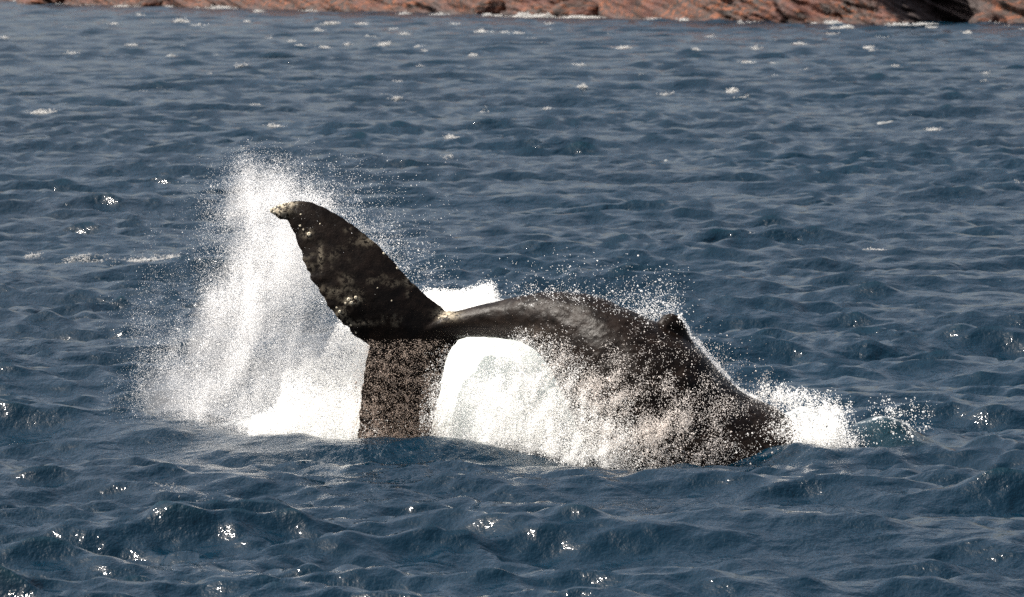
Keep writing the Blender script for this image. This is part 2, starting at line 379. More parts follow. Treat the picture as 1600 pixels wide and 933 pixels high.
def build_whale():
    V1, F1, t1 = loft(); V2, F2 = fluke(); V3, F3, t3 = fin()
    V = np.concatenate([V1, V2, V3]); o2, o3 = len(V1), len(V1) + len(V2)
    faces = [tuple(f) for f in F1] + t1 + [tuple(int(i) + o2 for i in f) for f in F2] + [tuple(i + o3 for i in f) for f in F3 + t3]
    me = bpy.data.meshes.new('whale_rough'); me.from_pydata([tuple(v) for v in V], [], faces)
    tmp = bpy.data.objects.new('whale_rough', me); COL.objects.link(tmp)
    md = tmp.modifiers.new('r', 'REMESH'); md.mode = 'VOXEL'; md.voxel_size = 0.0165
    sm = tmp.modifiers.new('s', 'SMOOTH'); sm.factor = 0.6; sm.iterations = 4
    dg = bpy.context.evaluated_depsgraph_get(); dg.update()
    m = bpy.data.meshes.new_from_object(tmp.evaluated_get(dg)); bpy.data.objects.remove(tmp); bpy.data.meshes.remove(me)
    n = len(m.vertices); co = np.zeros(n * 3, np.float32); m.vertices.foreach_get('co', co); co = co.reshape(-1, 3)
    no = np.zeros(n * 3, np.float32); m.vertices.foreach_get('normal', no); no = no.reshape(-1, 3)
    d = (fbm(co * 3.0, 3, 31) - 0.5) * 0.05 + (fbm(co * np.array([9, 9, 16]), 4, 37) - 0.5) * 0.028
    d = d * (0.22 + 0.78 * smooth(-0.9, 0.6, co[:, 0]))
    co = co + no * d[:, None]
    m.vertices.foreach_set('co', co.ravel())
    # masks in the animal's own side view
    t = co[:, 1] / CP; px = 800 + co[:, 0] / co[:, 1] * F
    zz = (co[:, 2] - CAM_H) / co[:, 1]; v = (zz * CP + SP) / (CP - zz * SP); py = 466.5 - v * F
    def blob(x, y, rx, ry): return np.exp(-((px - x) / rx) ** 2 - ((py - y) / ry) ** 2)
    pale = 1.3 * blob(428, 328, 17, 10) + 1.0 * blob(447, 318, 13, 5) + 0.4 * blob(480, 365, 8, 6) + 0.8 * blob(548, 470, 11, 5) + 0.25 * blob(515, 455, 12, 5) \
        + 0.35 * blob(500, 402, 4, 16) + 0.25 * blob(560, 505, 26, 4) + 0.7 * blob(700, 492, 16, 8) + 0.6 * blob(690, 490, 8, 6) + 0.3 * blob(585, 372, 18, 8) + 0.4 * blob(530, 490, 8, 8) + 0.3 * blob(640, 440, 10, 6)  # the blobs at the tail stock root paint a white glint
    edge = fbm(np.stack([px * 0.05, py * 0.05, px * 0], -1), 3, 77)
    pale = np.clip(pale + 0.10 * smooth(0.56, 0.72, edge) * (px < 640) * (py < 520), 0, 1)
    attr(m, 'pale', pale)
    attr(m, 'belly', 0.75 * np.clip(blob(790, 519, 55, 9) + 0.6 * blob(745, 518, 40, 7), 0, 1))
    m.polygons.foreach_set('use_smooth', np.ones(len(m.polygons), bool)); m.materials.clear()
    m.materials.append(M_WHALE); m.update(); m.name = 'body'
    root = bpy.data.objects.new('whale', None); COL.objects.link(root)
    base = at(1000, 700, 59.3); root.location = base; root.empty_display_size = 0.5
    root['label'] = 'dark brown humpback whale arching out of the sea with raised tail fluke'; root['category'] = 'whale'
    body = bpy.data.objects.new('body', m); COL.objects.link(body); body.parent = root
    body.matrix_parent_inverse = root.matrix_world.inverted(); body.location = (0, 0, 0)
    body.matrix_parent_inverse.identity(); body.location = Vector(-base)
    return root, body, m, co
whale, body, whale_m, whale_co = build_whale()
polys = np.zeros(len(whale_m.polygons) * 4, np.int32)
BV = BVHTree.FromPolygons([tuple(v) for v in whale_co], [tuple(p.vertices) for p in whale_m.polygons])

def barnacles():
    m, nt, b, out = material('barnacle_shell')
    tc = node(nt, 'ShaderNodeTexCoord'); n = noise(nt, tc.outputs['Object'], 60, 4)
    nt.links.new(ramp(nt, n, [(0.3, (0.30, 0.25, 0.17)), (0.7, (0.72, 0.66, 0.52))]), b.inputs['Base Color']); b.inputs['Roughness'].default_value = 0.6
    V, Fc = [], []; k = 12; rings = [(1.0, 0), (0.86, 0.28), (0.6, 0.55), (0.42, 0.58), (0.3, 0.35), (0.05, 0.3)]
    for r, z in rings:
        for q in range(k):
            a = 2 * math.pi * q / k; rr = r * (1 + 0.12 * (q % 2)); V.append((rr * math.cos(a), rr * math.sin(a), z))
    for i in range(len(rings) - 1):
        for q in range(k): Fc.append((i * k + q, i * k + (q + 1) % k, (i + 1) * k + (q + 1) % k, (i + 1) * k + q))
    me = bpy.data.meshes.new('barnacle'); me.from_pydata(V, [], Fc); me.materials.append(m)
    spots = [(483, 366, .022), (469, 353, .012), (474, 359, .010), (545, 468, .02), (549, 473, .018), (556, 465, .017), (540, 474, .012), (531, 487, .015), (526, 481, .01),
             (424, 328, .017), (430, 325, .015), (428, 332, .014), (436, 322, .014), (442, 319, .012), (421, 326, .012), (436, 329, .010), (446, 323, .010), (452, 318, .009),
             (600, 396, .014), (621, 419, .014), (697, 495, .018), (686, 497, .012), (470, 335, .009), (500, 350, .008), (548, 508, .012), (556, 520, .01), (612, 470, .007), (590, 450, .007)]  # the two at the stock root stand in for a white glint
    bl = whale.location
    for x, y, r in spots:
        p = at(x, y, 50); d = Vector(p) - cam.location; d.normalize()
        hit = BV.ray_cast(cam.location, d)
        if hit[0] is None: continue
        o = bpy.data.objects.new('barnacle', me); COL.objects.link(o); o.parent = whale
        o.location = hit[0] - bl; o.scale = (r, r, r * 0.9)
        nrm = hit[1] if hit[1].dot(d) < 0 else -hit[1]
        o.rotation_euler = nrm.to_track_quat('Z', 'Y').to_euler()
barnacles()

# ------------------------------------------------------------------ spray and foam made of droplets
TET = np.array([(1, 1, 1), (1, -1, -1), (-1, 1, -1), (-1, -1, 1)], float) / math.sqrt(3)
TETF = np.array([(0, 1, 2), (0, 3, 1), (0, 2, 3), (1, 3, 2)])
OCT = np.array([(1, 0, 0), (-1, 0, 0), (0, 1, 0), (0, -1, 0), (0, 0, 1), (0, 0, -1)], float)
OCTF = np.array([(0, 2, 4), (2, 1, 4), (1, 3, 4), (3, 0, 4), (2, 0, 5), (1, 2, 5), (3, 1, 5), (0, 3, 5)])
def rotset(n, g):
    q = g.normal(size=(n, 4)); q /= np.linalg.norm(q, axis=1)[:, None]; w, x, y, z = q.T
    return np.stack([np.stack([1 - 2 * (y * y + z * z), 2 * (x * y - z * w), 2 * (x * z + y * w)], -1),
                     np.stack([2 * (x * y + z * w), 1 - 2 * (x * x + z * z), 2 * (y * z - x * w)], -1),
                     np.stack([2 * (x * z - y * w), 2 * (y * z + x * w), 1 - 2 * (x * x + y * y)], -1)], 1)
RS = rotset(128, np.random.default_rng(1))
def droplet_geo(P, r, tmpl, faces, stretch=None):
    g = np.random.default_rng(len(P)); idx = g.integers(0, 128, len(P))
    v = np.einsum('nij,kj->nki', RS[idx], tmpl) * r[:, None, None]
    if stretch is not None: v = v * stretch
    V = (P[:, None, :] + v).reshape(-1, 3)
    Fc = (faces[None] + (np.arange(len(P)) * len(tmpl))[:, None, None]).reshape(-1, 3)
    return V, Fc
def mist_nodes():
    ng = bpy.data.node_groups.new('mist_points', 'GeometryNodeTree')
    ng.interface.new_socket('Geometry', in_out='INPUT', socket_type='NodeSocketGeometry'); ng.interface.new_socket('Geometry', in_out='OUTPUT', socket_type='NodeSocketGeometry')
    ng.interface.new_socket('Material', in_out='INPUT', socket_type='NodeSocketMaterial')
    gi = ng.nodes.new('NodeGroupInput'); go = ng.nodes.new('NodeGroupOutput')
    na = ng.nodes.new('GeometryNodeInputNamedAttribute'); na.data_type = 'FLOAT'; na.inputs['Name'].default_value = 'mist'
    cmp_ = ng.nodes.new('FunctionNodeCompare'); cmp_.data_type = 'FLOAT'; cmp_.operation = 'GREATER_THAN'; ng.links.new(na.outputs['Attribute'], cmp_.inputs[0]); cmp_.inputs[1].default_value = 0.0
    sp = ng.nodes.new('GeometryNodeSeparateGeometry'); sp.domain = 'POINT'
    ng.links.new(gi.outputs[0], sp.inputs['Geometry']); ng.links.new(cmp_.outputs[0], sp.inputs['Selection'])
    mp = ng.nodes.new('GeometryNodeMeshToPoints'); ng.links.new(sp.outputs['Selection'], mp.inputs['Mesh']); ng.links.new(na.outputs['Attribute'], mp.inputs['Radius'])
    sm = ng.nodes.new('GeometryNodeSetMaterial'); ng.links.new(mp.outputs[0], sm.inputs['Geometry']); ng.links.new(gi.outputs['Material'], sm.inputs['Material'])
    j = ng.nodes.new('GeometryNodeJoinGeometry'); ng.links.new(sp.outputs['Inverted'], j.inputs[0]); ng.links.new(sm.outputs[0], j.inputs[0]); ng.links.new(j.outputs[0], go.inputs[0])
    return ng
MIST = mist_nodes()
def cloud(name, mat, drops, mist, label, category='spray', core=None):
    """one object: drops = (points, radii, octahedra?) as mesh, mist = (points, radii) as fine spheres"""
    P, r = drops; big = r > np.quantile(r, 0.9) if len(r) else r > 9
    V1, F1 = droplet_geo(P[~big], r[~big] * 1.25, TET, TETF); V2, F2 = droplet_geo(P[big], r[big] * 1.1, OCT, OCTF)
    V3, F3 = core if core is not None else (np.zeros((0, 3)), np.zeros((0, 3), int))
    V = np.concatenate([V1, V2, V3, mist[0]]); Fc = np.concatenate([F1, F2 + len(V1), F3 + len(V1) + len(V2)])
    m = new_mesh(name, V, Fc)
    attr(m, 'mist', np.concatenate([np.zeros(len(V1) + len(V2) + len(V3)), mist[1]]))
    o = link(name, m, mat, kind='stuff', label=label, category=category)
    md = o.modifiers.new('mist', 'NODES'); md.node_group = MIST
    for it in MIST.interface.items_tree:
        if it.name == 'Material' and it.in_out == 'INPUT': md[it.identifier] = mat
    return o
def grid_alpha(xs, ys, G):
    G = np.array(G, float); G = np.pad(G, ((0, 0), (1, 1))); xs = [xs[0] - 45] + list(xs) + [xs[-1] + 45]
    def f(x, y):
        i = np.clip(np.interp(x, xs, np.arange(len(xs))), 0, len(xs) - 1.001); j = np.clip(np.interp(y, ys, np.arange(len(ys))), 0, len(ys) - 1.001)
        a, b = i.astype(int), j.astype(int); u, v = i - a, j - b
        return (G[b, a] * (1 - u) + G[b, a + 1] * u) * (1 - v) + (G[b + 1, a] * (1 - u) + G[b + 1, a + 1] * u) * v
    return f
def scatter(alpha, box, depth, thick, rmean, rsig, seed, share=1.0, clump=(0.06, 0.06, 0.5), gamma=1.0, maxn=500000, rot=0.0, taumax=3.5):
    """points whose optical depth over the region follows alpha(x, y); noise makes clumps and gaps"""
    g = np.random.default_rng(seed); x0, y0, x1, y1 = box
    mpp = 60 / F; area = (x1 - x0) * (y1 - y0) * mpp ** 2
    r2 = rmean ** 2 * math.exp(2 * rsig ** 2)
    nmax = int(area * taumax * 1.0 * share / (math.pi * r2) * (1 + gamma * 1.2)); nmax = min(nmax, 5_000_000)
    x = g.uniform(x0, x1, nmax); y = g.uniform(y0, y1, nmax)
    tau = -np.log(1 - np.clip(alpha(x, y), 0, 0.965)) * share
    dep = g.normal(0, 1, nmax)
    if clump:
        c, s = math.cos(rot), math.sin(rot)
        q = np.stack([(x * c + y * s) * clump[0], (-x * s + y * c) * clump[1], dep * clump[2]], -1)
        n = fbm(q, 5, seed, 0.68); n = np.clip((n - 0.5) * 3.8 + 0.45, 0, 1.6)
        tau = tau * ((1 - gamma) + gamma * 2.0 * n ** 1.6)
    keep = g.uniform(0, 1, nmax) * (taumax * share * (1 + gamma * 1.2)) < tau
    x, y, dep = x[keep][:maxn], y[keep][:maxn], dep[keep][:maxn]
    D = (depth(x, y) if callable(depth) else depth) + dep * thick
    r = rmean * np.exp(g.normal(0, rsig, len(x)))
    return at(x, y, D), r
def warped(f, amp, sc, seed):
    def h(x, y):
        q = np.stack([x * sc, y * sc * 0.7, 0 * x], -1)
        return f(x + (fbm(q, 3, seed) - 0.5) * 2 * amp, y + (fbm(q + 31, 3, seed + 9) - 0.5) * 2 * amp)
    return h
def above_sea(P, r):
    z = sea_z(P[:, 0], P[:, 1]); k = P[:, 2] > z - 0.05; return P[k], r[k]

# fine plume thrown up behind the raised lobe
PG_GAIN = 1.15
PX = [200, 240, 280, 320, 360, 400, 440, 480, 520, 560, 600]
PY = [235, 270, 300, 330, 370, 410, 450, 490, 530, 570, 610, 650, 690, 710]
PG = [[0, 0, 0, 0, .00, .02, .01, 0, 0, 0, 0],
      [0, 0, 0, .01, .26, .30, .14, .05, .02, 0, 0],
      [0, 0, 0, .03, .40, .48, .45, .22, .10, .04, .01],
      [0, 0, 0, .03, .34, .72, .78, .45, .22, .14, .04],
      [0, 0, .02, .06, .36, .80, .88, .78, .5, .16, .08],
      [0, .02, .06, .16, .55, .85, .86, .80, .7, .3, .1],
      [.01, .04, .12, .32, .74, .82, .72, .66, .66, .5, .1],
      [.02, .09, .22, .45, .76, .72, .50, .42, .5, .5, .1],
      [.04, .22, .40, .60, .72, .66, .45, .42, .5, .5, 0],
      [.05, .32, .50, .66, .70, .56, .45, .5, .5, .5, 0],
      [.04, .28, .52, .66, .70, .58, .55, .6, .6, .5, 0],
      [.03, .22, .55, .72, .75, .68, .7, .7, .7, .5, 0],
      [0, .08, .5, .8, .88, .85, .8, .8, .8, .5, 0],
      [0, 0, .3, .6, .7, .6, .5, .5, .5, .3, 0]]
pa = warped(grid_alpha(PX, PY, np.clip(np.array(PG) * np.where(np.array(PG) > .4, PG_GAIN, 1.0), 0, .95)), 42, 0.018, 401)
dp = lambda x, y: 61.35 - 0.25 * smooth(620, 690, y)
A = above_sea(*scatter(pa, (150, 215, 640, 705), dp, 0.3, 0.0027, 0.5, 11, 0.05, (0.06, 0.03, 0.6), 0.9, 60000, 0.25))
B = above_sea(*scatter(pa, (150, 215, 640, 705), dp, 0.3, 0.0016, 0.3, 12, 0.85, (0.03, 0.011, 0.5), 0.7, 1800000, 0.25))
cloud('spray_plume', M_DROP, A, B, 'tall plume of fine white spray rising left of the raised fluke')

# the finest mist of the plume, too fine for drops: thin air-borne haze inside soft lobes
def spray_mist():
    import bmesh
    m = bpy.data.materials.new('spray_mist'); m.use_nodes = True; nt = m.node_tree; nt.nodes.remove(nt.nodes['Principled BSDF'])
    v = nt.nodes.new('ShaderNodeVolumePrincipled'); v.inputs['Color'].default_value = (0.97, 0.97, 0.98, 1); v.inputs['Density'].default_value = 0.48; v.inputs['Anisotropy'].default_value = 0.1
    nt.links.new(v.outputs[0], nt.nodes['Material Output'].inputs['Volume'])
    bm = bmesh.new()
    for k, (px, py, rx, ry) in enumerate([(398, 320, 52, 62), (412, 430, 66, 120), (376, 560, 84, 125), (470, 600, 92, 110), (300, 630, 74, 70)]):
        c = at(px, py, 61.75); t = bpy.data.meshes.new('t'); b = bmesh.new(); bmesh.ops.create_icosphere(b, subdivisions=5, radius=1); b.to_mesh(t); b.free()
        co = np.zeros(len(t.vertices) * 3, np.float32); t.vertices.foreach_get('co', co); co = co.reshape(-1, 3)
        r = 1 + (fbm(co * 1.6 + 7 * k, 4, 500 + k) - 0.5) * 0.9
        co = co * r[:, None] * np.array([rx / 147, 0.42, ry / 147]) + c
        t.vertices.foreach_set('co', co.astype(np.float32).ravel()); bm.from_mesh(t); bpy.data.meshes.remove(t)
    me = bpy.data.meshes.new('spray_mist'); bm.to_mesh(me); bm.free()
    link('spray_mist', me, m, kind='stuff', label='soft white mist hanging inside the spray plume', category='mist')
spray_mist()

# heavy white water behind the tail
def mound_alpha(x, y):
    top = np.interp(x, [385, 410, 430, 455, 490, 520, 560, 600, 640, 662, 690, 720, 745, 765, 782, 800, 900, 1010, 1080], [700, 640, 600, 560, 525, 490, 465, 455, 450, 447, 450, 449, 441, 446, 462, 500, 540, 600, 700])
    e = fbm(np.stack([x * 0.045, y * 0.03, x * 0], -1), 4, 55) - 0.5
    d = y - top + e * 44
    low = 0.72 + 0.28 * smooth(560, 660, y)
    low = np.where(x > 600, 1.0, low)
    return np.clip(smooth(-6, 26, d), 0, 1) * low * smooth(1085, 1040, x)
TOPX, TOPY = [385, 410, 430, 455, 490, 520, 560, 600, 640, 662, 690, 720, 745, 765, 782, 800, 900, 1010, 1080], [700, 640, 600, 560, 525, 490, 465, 455, 450, 447, 450, 449, 441, 446, 462, 500, 540, 600, 700]
def splash_core():
    xs = np.linspace(596, 1040, 220); tt = np.linspace(0, 1, 110); XX, TT = np.meshgrid(xs, tt)
    n0 = fbm(np.stack([XX.ravel() * 0.04, 0 * XX.ravel(), 0 * XX.ravel()], -1), 4, 71).reshape(XX.shape) - 0.5
    top = np.interp(XX, TOPX, TOPY) + 20 + n0 * 70 + 0 * XX; Y = top + (715 - top) * TT
    q = np.stack([XX.ravel() * 0.035, Y.ravel() * 0.035, 0 * XX.ravel()], -1)
    bump = (fbm(q, 5, 72, 0.62) - 0.5).reshape(XX.shape) * 0.75
    D = 62.7 - 1.95 * TT + bump * np.sin(np.pi * np.clip(TT, 0.0, 1)) ** 0.4
    fr = at(XX, Y, D).reshape(-1, 3); bk = at(XX, Y, 62.9 + 0.3 * TT).reshape(-1, 3); N = len(fr)
    nr, nc = XX.shape; I = np.arange(N).reshape(nr, nc); a, b, c, e = I[:-1, :-1].ravel(), I[:-1, 1:].ravel(), I[1:, 1:].ravel(), I[1:, :-1].ravel()
    Q = [np.stack([a, e, c, b], -1)]
    k = I[::6, ::6]; a, b, c, e = k[:-1, :-1].ravel(), k[:-1, 1:].ravel(), k[1:, 1:].ravel(), k[1:, :-1].ravel(); Q.append(np.stack([a, b, c, e], -1) + N)
    Q = np.concatenate(Q); return np.concatenate([fr, bk]), np.concatenate([Q[:, [0, 1, 2]], Q[:, [0, 2, 3]]])
dm = lambda x, y: 62.3 - 1.75 * smooth(440, 700, y)
A = above_sea(*scatter(warped(mound_alpha, 26, 0.03, 411), (385, 425, 1080, 705), dm, 0.2, 0.0055, 0.5, 21, 0.25, (0.05, 0.04, 0.6), 0.6, 50000, 0.5))
B = above_sea(*scatter(warped(mound_alpha, 26, 0.03, 411), (385, 425, 1080, 705), dm, 0.2, 0.0028, 0.35, 22, 1.1, (0.05, 0.025, 0.6), 0.6, 1400000, 0.5))
cloud('white_splash', M_FOAM, A, B, 'thick white splash boiling behind the tail and under its arch', 'splash', splash_core())

# smooth sheet of aerated water pouring down under the tail stock
def curtain():
    xs = np.linspace(676, 905, 110); ys = np.linspace(0, 1, 90); V = []
    XX, TT = np.meshgrid(xs, ys)
    topy = np.interp(XX, [676, 705, 720, 745, 800, 840, 870, 905], [600, 545, 524, 515, 518, 530, 552, 580])
    Y = topy + (735 - topy) * TT
    n = fbm(np.stack([XX.ravel() * 0.045, Y.ravel() * 0.010, XX.ravel() * 0], -1), 4, 61).reshape(XX.shape) - 0.5
    n2 = fbm(np.stack([XX.ravel() * 0.12, Y.ravel() * 0.05, XX.ravel() * 0], -1), 4, 62).reshape(XX.shape) - 0.5
    D = 60.45 - (0.2 + 0.75 * smooth(690, 770, XX)) * TT + 0.07 * n + 0.06 * n2 * (0.2 + TT) + 0.35 * ((XX - 790) / 115) ** 2
    fr = at(XX, Y, D).reshape(-1, 3); bk = at(XX, Y, D + 0.10).reshape(-1, 3); N = len(fr)
    nr, nc = XX.shape; I = np.arange(N).reshape(nr, nc); a, b, c, e = I[:-1, :-1].ravel(), I[:-1, 1:].ravel(), I[1:, 1:].ravel(), I[1:, :-1].ravel()
    Fc = [np.stack([a, e, c, b], -1), np.stack([a, b, c, e], -1) + N]
    for L in (I[0], I[-1][::-1], I[:, 0][::-1], I[:, -1]): Fc.append(np.stack([L[:-1], L[1:], L[1:] + N, L[:-1] + N], -1))
    m = new_mesh('water_curtain', np.concatenate([fr, bk]), np.concatenate(Fc))
    link('water_curtain', m, M_CURT, kind='stuff', label='smooth pale green white sheet of water falling under the tail arch', category='splash')
curtain()

# torn spray in front of the flank
FX = [700, 740, 780, 820, 860, 900, 940, 980, 1020, 1060, 1100, 1140, 1180, 1220]
FY = [490, 512, 530, 560, 590, 620, 650, 680, 715, 735]
FG = [[0, 0, 0, 0, 0, 0, 0, 0, 0, 0, 0, 0, 0, 0],
      [0, 0, 0, 0, 0.03, 0.02, 0.0, 0.01, 0.04, 0.03, 0.01, 0, 0, 0],
      [0, 0, 0, 0.22, 0.22, 0.07, 0.02, 0.04, 0.09, 0.04, 0.03, 0.02, 0, 0],
      [0.1, 0.1, 0.35, 0.65, 0.48, 0.22, 0.12, 0.12, 0.1, 0.06, 0.05, 0.04, 0.02, 0],
      [0.3, 0.35, 0.65, 0.82, 0.66, 0.5, 0.36, 0.28, 0.18, 0.1, 0.08, 0.07, 0.05, 0],
      [0.45, 0.65, 0.88, 0.93, 0.8, 0.7, 0.6, 0.52, 0.36, 0.22, 0.12, 0.11, 0.08, 0.05],
      [0.6, 0.65, 0.9, 0.95, 0.92, 0.84, 0.76, 0.7, 0.55, 0.36, 0.24, 0.13, 0.1, 0.08],
      [0.7, 0.65, 0.95, 0.96, 0.95, 0.92, 0.86, 0.8, 0.68, 0.5, 0.3, 0.12, 0.1, 0.08],
      [0.7, 0.65, 0.95, 0.96, 0.96, 0.96, 0.94, 0.9, 0.82, 0.62, 0.3, 0.12, 0.05, 0],
      [0.5, 0.65, 0.88, 0.93, 0.7, 0.7, 0.7, 0.7, 0.6, 0.4, 0.1, 0.0, 0, 0]]
fa = warped(grid_alpha(FX, FY, FG), 24, 0.025, 421)
def df(x, y): return np.interp(x, [740, 820, 900, 1000, 1100, 1220], [59.35, 59.2, 58.8, 58.35, 58.2, 58.2]) - 0.15 * smooth(560, 700, y)
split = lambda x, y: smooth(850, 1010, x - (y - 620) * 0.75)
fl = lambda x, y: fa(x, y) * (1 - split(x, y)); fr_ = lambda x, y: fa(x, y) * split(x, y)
A = above_sea(*scatter(fl, (655, 480, 1100, 735), df, 0.09, 0.0040, 0.5, 31, 0.2, (0.07, 0.045, 0.3), 0.8, 40000, 0.55, 3.4))
B = above_sea(*scatter(fl, (655, 480, 1100, 735), df, 0.09, 0.0022, 0.35, 32, 1.0, (0.07, 0.04, 0.3), 0.7, 900000, 0.55, 3.4))
cloud('falling_spray', M_FOAM, A, B, 'bright white spray pouring down where the tail stock meets the flank')
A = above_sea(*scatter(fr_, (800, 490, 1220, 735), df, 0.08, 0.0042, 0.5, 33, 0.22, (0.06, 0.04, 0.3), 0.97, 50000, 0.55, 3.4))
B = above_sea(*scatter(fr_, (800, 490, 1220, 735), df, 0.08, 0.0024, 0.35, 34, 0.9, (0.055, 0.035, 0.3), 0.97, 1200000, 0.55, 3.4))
cloud('flank_spray', M_DROP_DIM, A, B, 'torn brownish white spray streaming down the dark flank of the whale')

# drops running off the lower lobe
LX = [545, 560, 575, 600, 640, 680, 700, 720]; LY = [530, 545, 570, 620, 660, 685, 700]
LG = [[0, .05, .05, .08, .10, .12, .05, 0], [0, .05, .18, .22, .24, .2, .05, 0], [0, .1, .26, .28, .28, .24, .1, 0], [0, .15, .28, .30, .32, .28, .1, 0],
      [0, .25, .38, .38, .42, .34, .15, 0], [0, .4, .52, .55, .6, .5, .3, 0], [0, .4, .6, .6, .6, .5, .3, 0]]
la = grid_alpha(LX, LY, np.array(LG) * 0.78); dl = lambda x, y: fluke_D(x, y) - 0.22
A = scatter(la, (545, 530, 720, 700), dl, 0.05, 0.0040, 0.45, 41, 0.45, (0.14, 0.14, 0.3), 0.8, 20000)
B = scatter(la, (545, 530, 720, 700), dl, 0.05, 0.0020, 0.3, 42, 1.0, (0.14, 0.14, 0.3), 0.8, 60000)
cloud('lobe_droplets', M_LOBE_DIM, A, B, 'glinting droplets running off the half sunk lower lobe')

# mist clinging along the raised lobe's front edge, over the back and the small dorsal fin
def edge_alpha(x, y):
    e = np.array([(420, 320), (445, 308), (470, 306), (500, 314), (530, 331), (560, 351), (590, 376), (612, 400), (640, 430), (668, 455)], float)
    P = np.stack([x, y], -1); d = np.full(len(x), 1e9)
    for a, b in zip(e[:-1], e[1:]):
        ab = b - a; t = np.clip(((P - a) @ ab) / (ab @ ab), 0, 1); d = np.minimum(d, np.hypot(*(P - a - t[:, None] * ab).T))
    return 0.55 * np.exp(-d / 9) * smooth(560, 470, x) + 0.11 * np.exp(-d / 34)
A = scatter(edge_alpha, (400, 240, 720, 480), 61.2, 0.15, 0.0030, 0.4, 51, 0.18, (0.08, 0.08, 0.4), 0.8, 12000)
B = scatter(edge_alpha, (400, 240, 720, 480), 61.2, 0.15, 0.0024, 0.3, 52, 0.9, (0.05, 0.05, 0.4), 0.6, 150000)
cloud('fluke_mist', M_DROP, A, B, 'thin mist blown along the upper edge of the raised fluke')
BX = [760, 800, 840, 880, 920, 960, 990, 1020, 1045, 1062, 1075, 1095]; BY = [385, 410, 440, 455, 470, 485, 500, 515, 540]
BG = [[0, 0, 0, .01, .0, 0, 0, 0, 0, 0, 0, 0], [0, .01, .01, .02, .01, .01, .01, .0, 0, 0, 0, 0], [.01, .03, .04, .07, .05, .05, .06, .07, .09, .06, .01, 0],
      [.0, .12, .24, .22, .12, .08, .10, .15, .20, .12, .01, 0], [0, 0, .1, .22, .30, .18, .22, .26, .26, .12, .02, 0], [0, 0, 0, 0, .1, .38, .40, .42, .30, .12, .02, 0],
      [0, 0, 0, 0, 0, .12, .5, .55, .15, .0, .02, 0], [0, 0, 0, 0, 0, 0, .05, .2, .0, .0, .05, 0], [0, 0, 0, 0, 0, 0, 0, 0, 0, 0, .05, .03]]
ba0 = grid_alpha(BX, BY, BG)
def ba(x, y):
    e = np.array([(1062, 494), (1071, 508), (1080, 524), (1098, 545), (1114, 564), (1134, 586), (1154, 608), (1180, 622)], float)
    P = np.stack([x, y], -1); d = np.full(len(x), 1e9)
    for a, b in zip(e[:-1], e[1:]):
        ab = b - a; t = np.clip(((P - a) @ ab) / (ab @ ab), 0, 1); d = np.minimum(d, np.hypot(*(P - a - t[:, None] * ab).T))
    return np.maximum(ba0(x, y), 0.93 * np.exp(-(d / 4.0) ** 2))
A = scatter(ba, (730, 385, 1190, 635), 59.42, 0.22, 0.0046, 0.4, 61, 0.5, (0.09, 0.09, 0.4), 0.85, 16000)
B = scatter(ba, (730, 385, 1190, 635), 59.42, 0.22, 0.0028, 0.3, 62, 0.6, (0.09, 0.09, 0.4), 0.8, 120000)
cloud('back_spray', M_DROP, A, B, 'sparkling droplets thrown up along the arched back and fin')

# water breaking over the head end
HX = [1150, 1170, 1185, 1200, 1220, 1240, 1260, 1280, 1300, 1320, 1338, 1350, 1375, 1400, 1420]
HY = [596, 607, 620, 635, 650, 665, 680, 695, 710, 725]
HG = [[0.0, 0.0, 0.0, 0.0, 0.0, 0.0, 0.0, 0.0, 0.0, 0.0, 0.0, 0.0, 0.0, 0.0, 0.0],
      [0.0, 0.0, 0.21, 0.33, 0.21, 0.05, 0.0, 0.0, 0.0, 0.0, 0.0, 0.0, 0.0, 0.0, 0.0],
      [0, 0, 0.25, 0.6, 0.7, 0.6, 0.5, 0.3, 0.1, 0, 0, 0, 0.0, 0.0, 0.0],
      [0, 0, 0.1, 0.2, 0.35, 0.55, 0.75, 0.75, 0.55, 0.3, 0.05, 0, 0.16, 0.16, 0.05],
      [0, 0, 0.05, 0.15, 0.2, 0.45, 0.8, 0.9, 0.9, 0.7, 0.1, 0, 0.14, 0.23, 0.14],
      [0, 0.05, 0.1, 0.25, 0.35, 0.75, 0.92, 0.95, 0.95, 0.92, 0.2, 0, 0.05, 0.14, 0.11],
      [0.1, 0.2, 0.25, 0.25, 0.45, 0.75, 0.92, 0.95, 0.96, 0.95, 0.4, 0.1, 0.0, 0.05, 0.05],
      [0.2, 0.15, 0.1, 0.1, 0.2, 0.6, 0.95, 0.95, 0.95, 0.95, 0.8, 0.2, 0.0, 0.0, 0.0],
      [0.4, 0.5, 0.4, 0.3, 0.1, 0.3, 0.6, 0.7, 0.7, 0.5, 0.3, 0, 0.0, 0.0, 0.0],
      [0.3, 0.2, 0.1, 0, 0, 0, 0, 0, 0, 0, 0, 0, 0.0, 0.0, 0.0]]
ha = warped(grid_alpha(HX, HY, HG), 16, 0.05, 431)
def dh(x, y): return 59.35 - 0.75 * smooth(610, 690, y) - 0.0 * x
A = above_sea(*scatter(ha, (1130, 590, 1465, 725), dh, 0.10, 0.0065, 0.4, 71, 0.4, (0.09, 0.06, 0.4), 0.7, 26000, -0.4))
B = above_sea(*scatter(ha, (1130, 590, 1465, 725), dh, 0.12, 0.0032, 0.35, 72, 1.0, (0.09, 0.05, 0.4), 0.7, 400000, -0.4))
cloud('head_splash', M_FOAM, A, B, 'white water breaking over the submerged head end of the whale', 'splash')

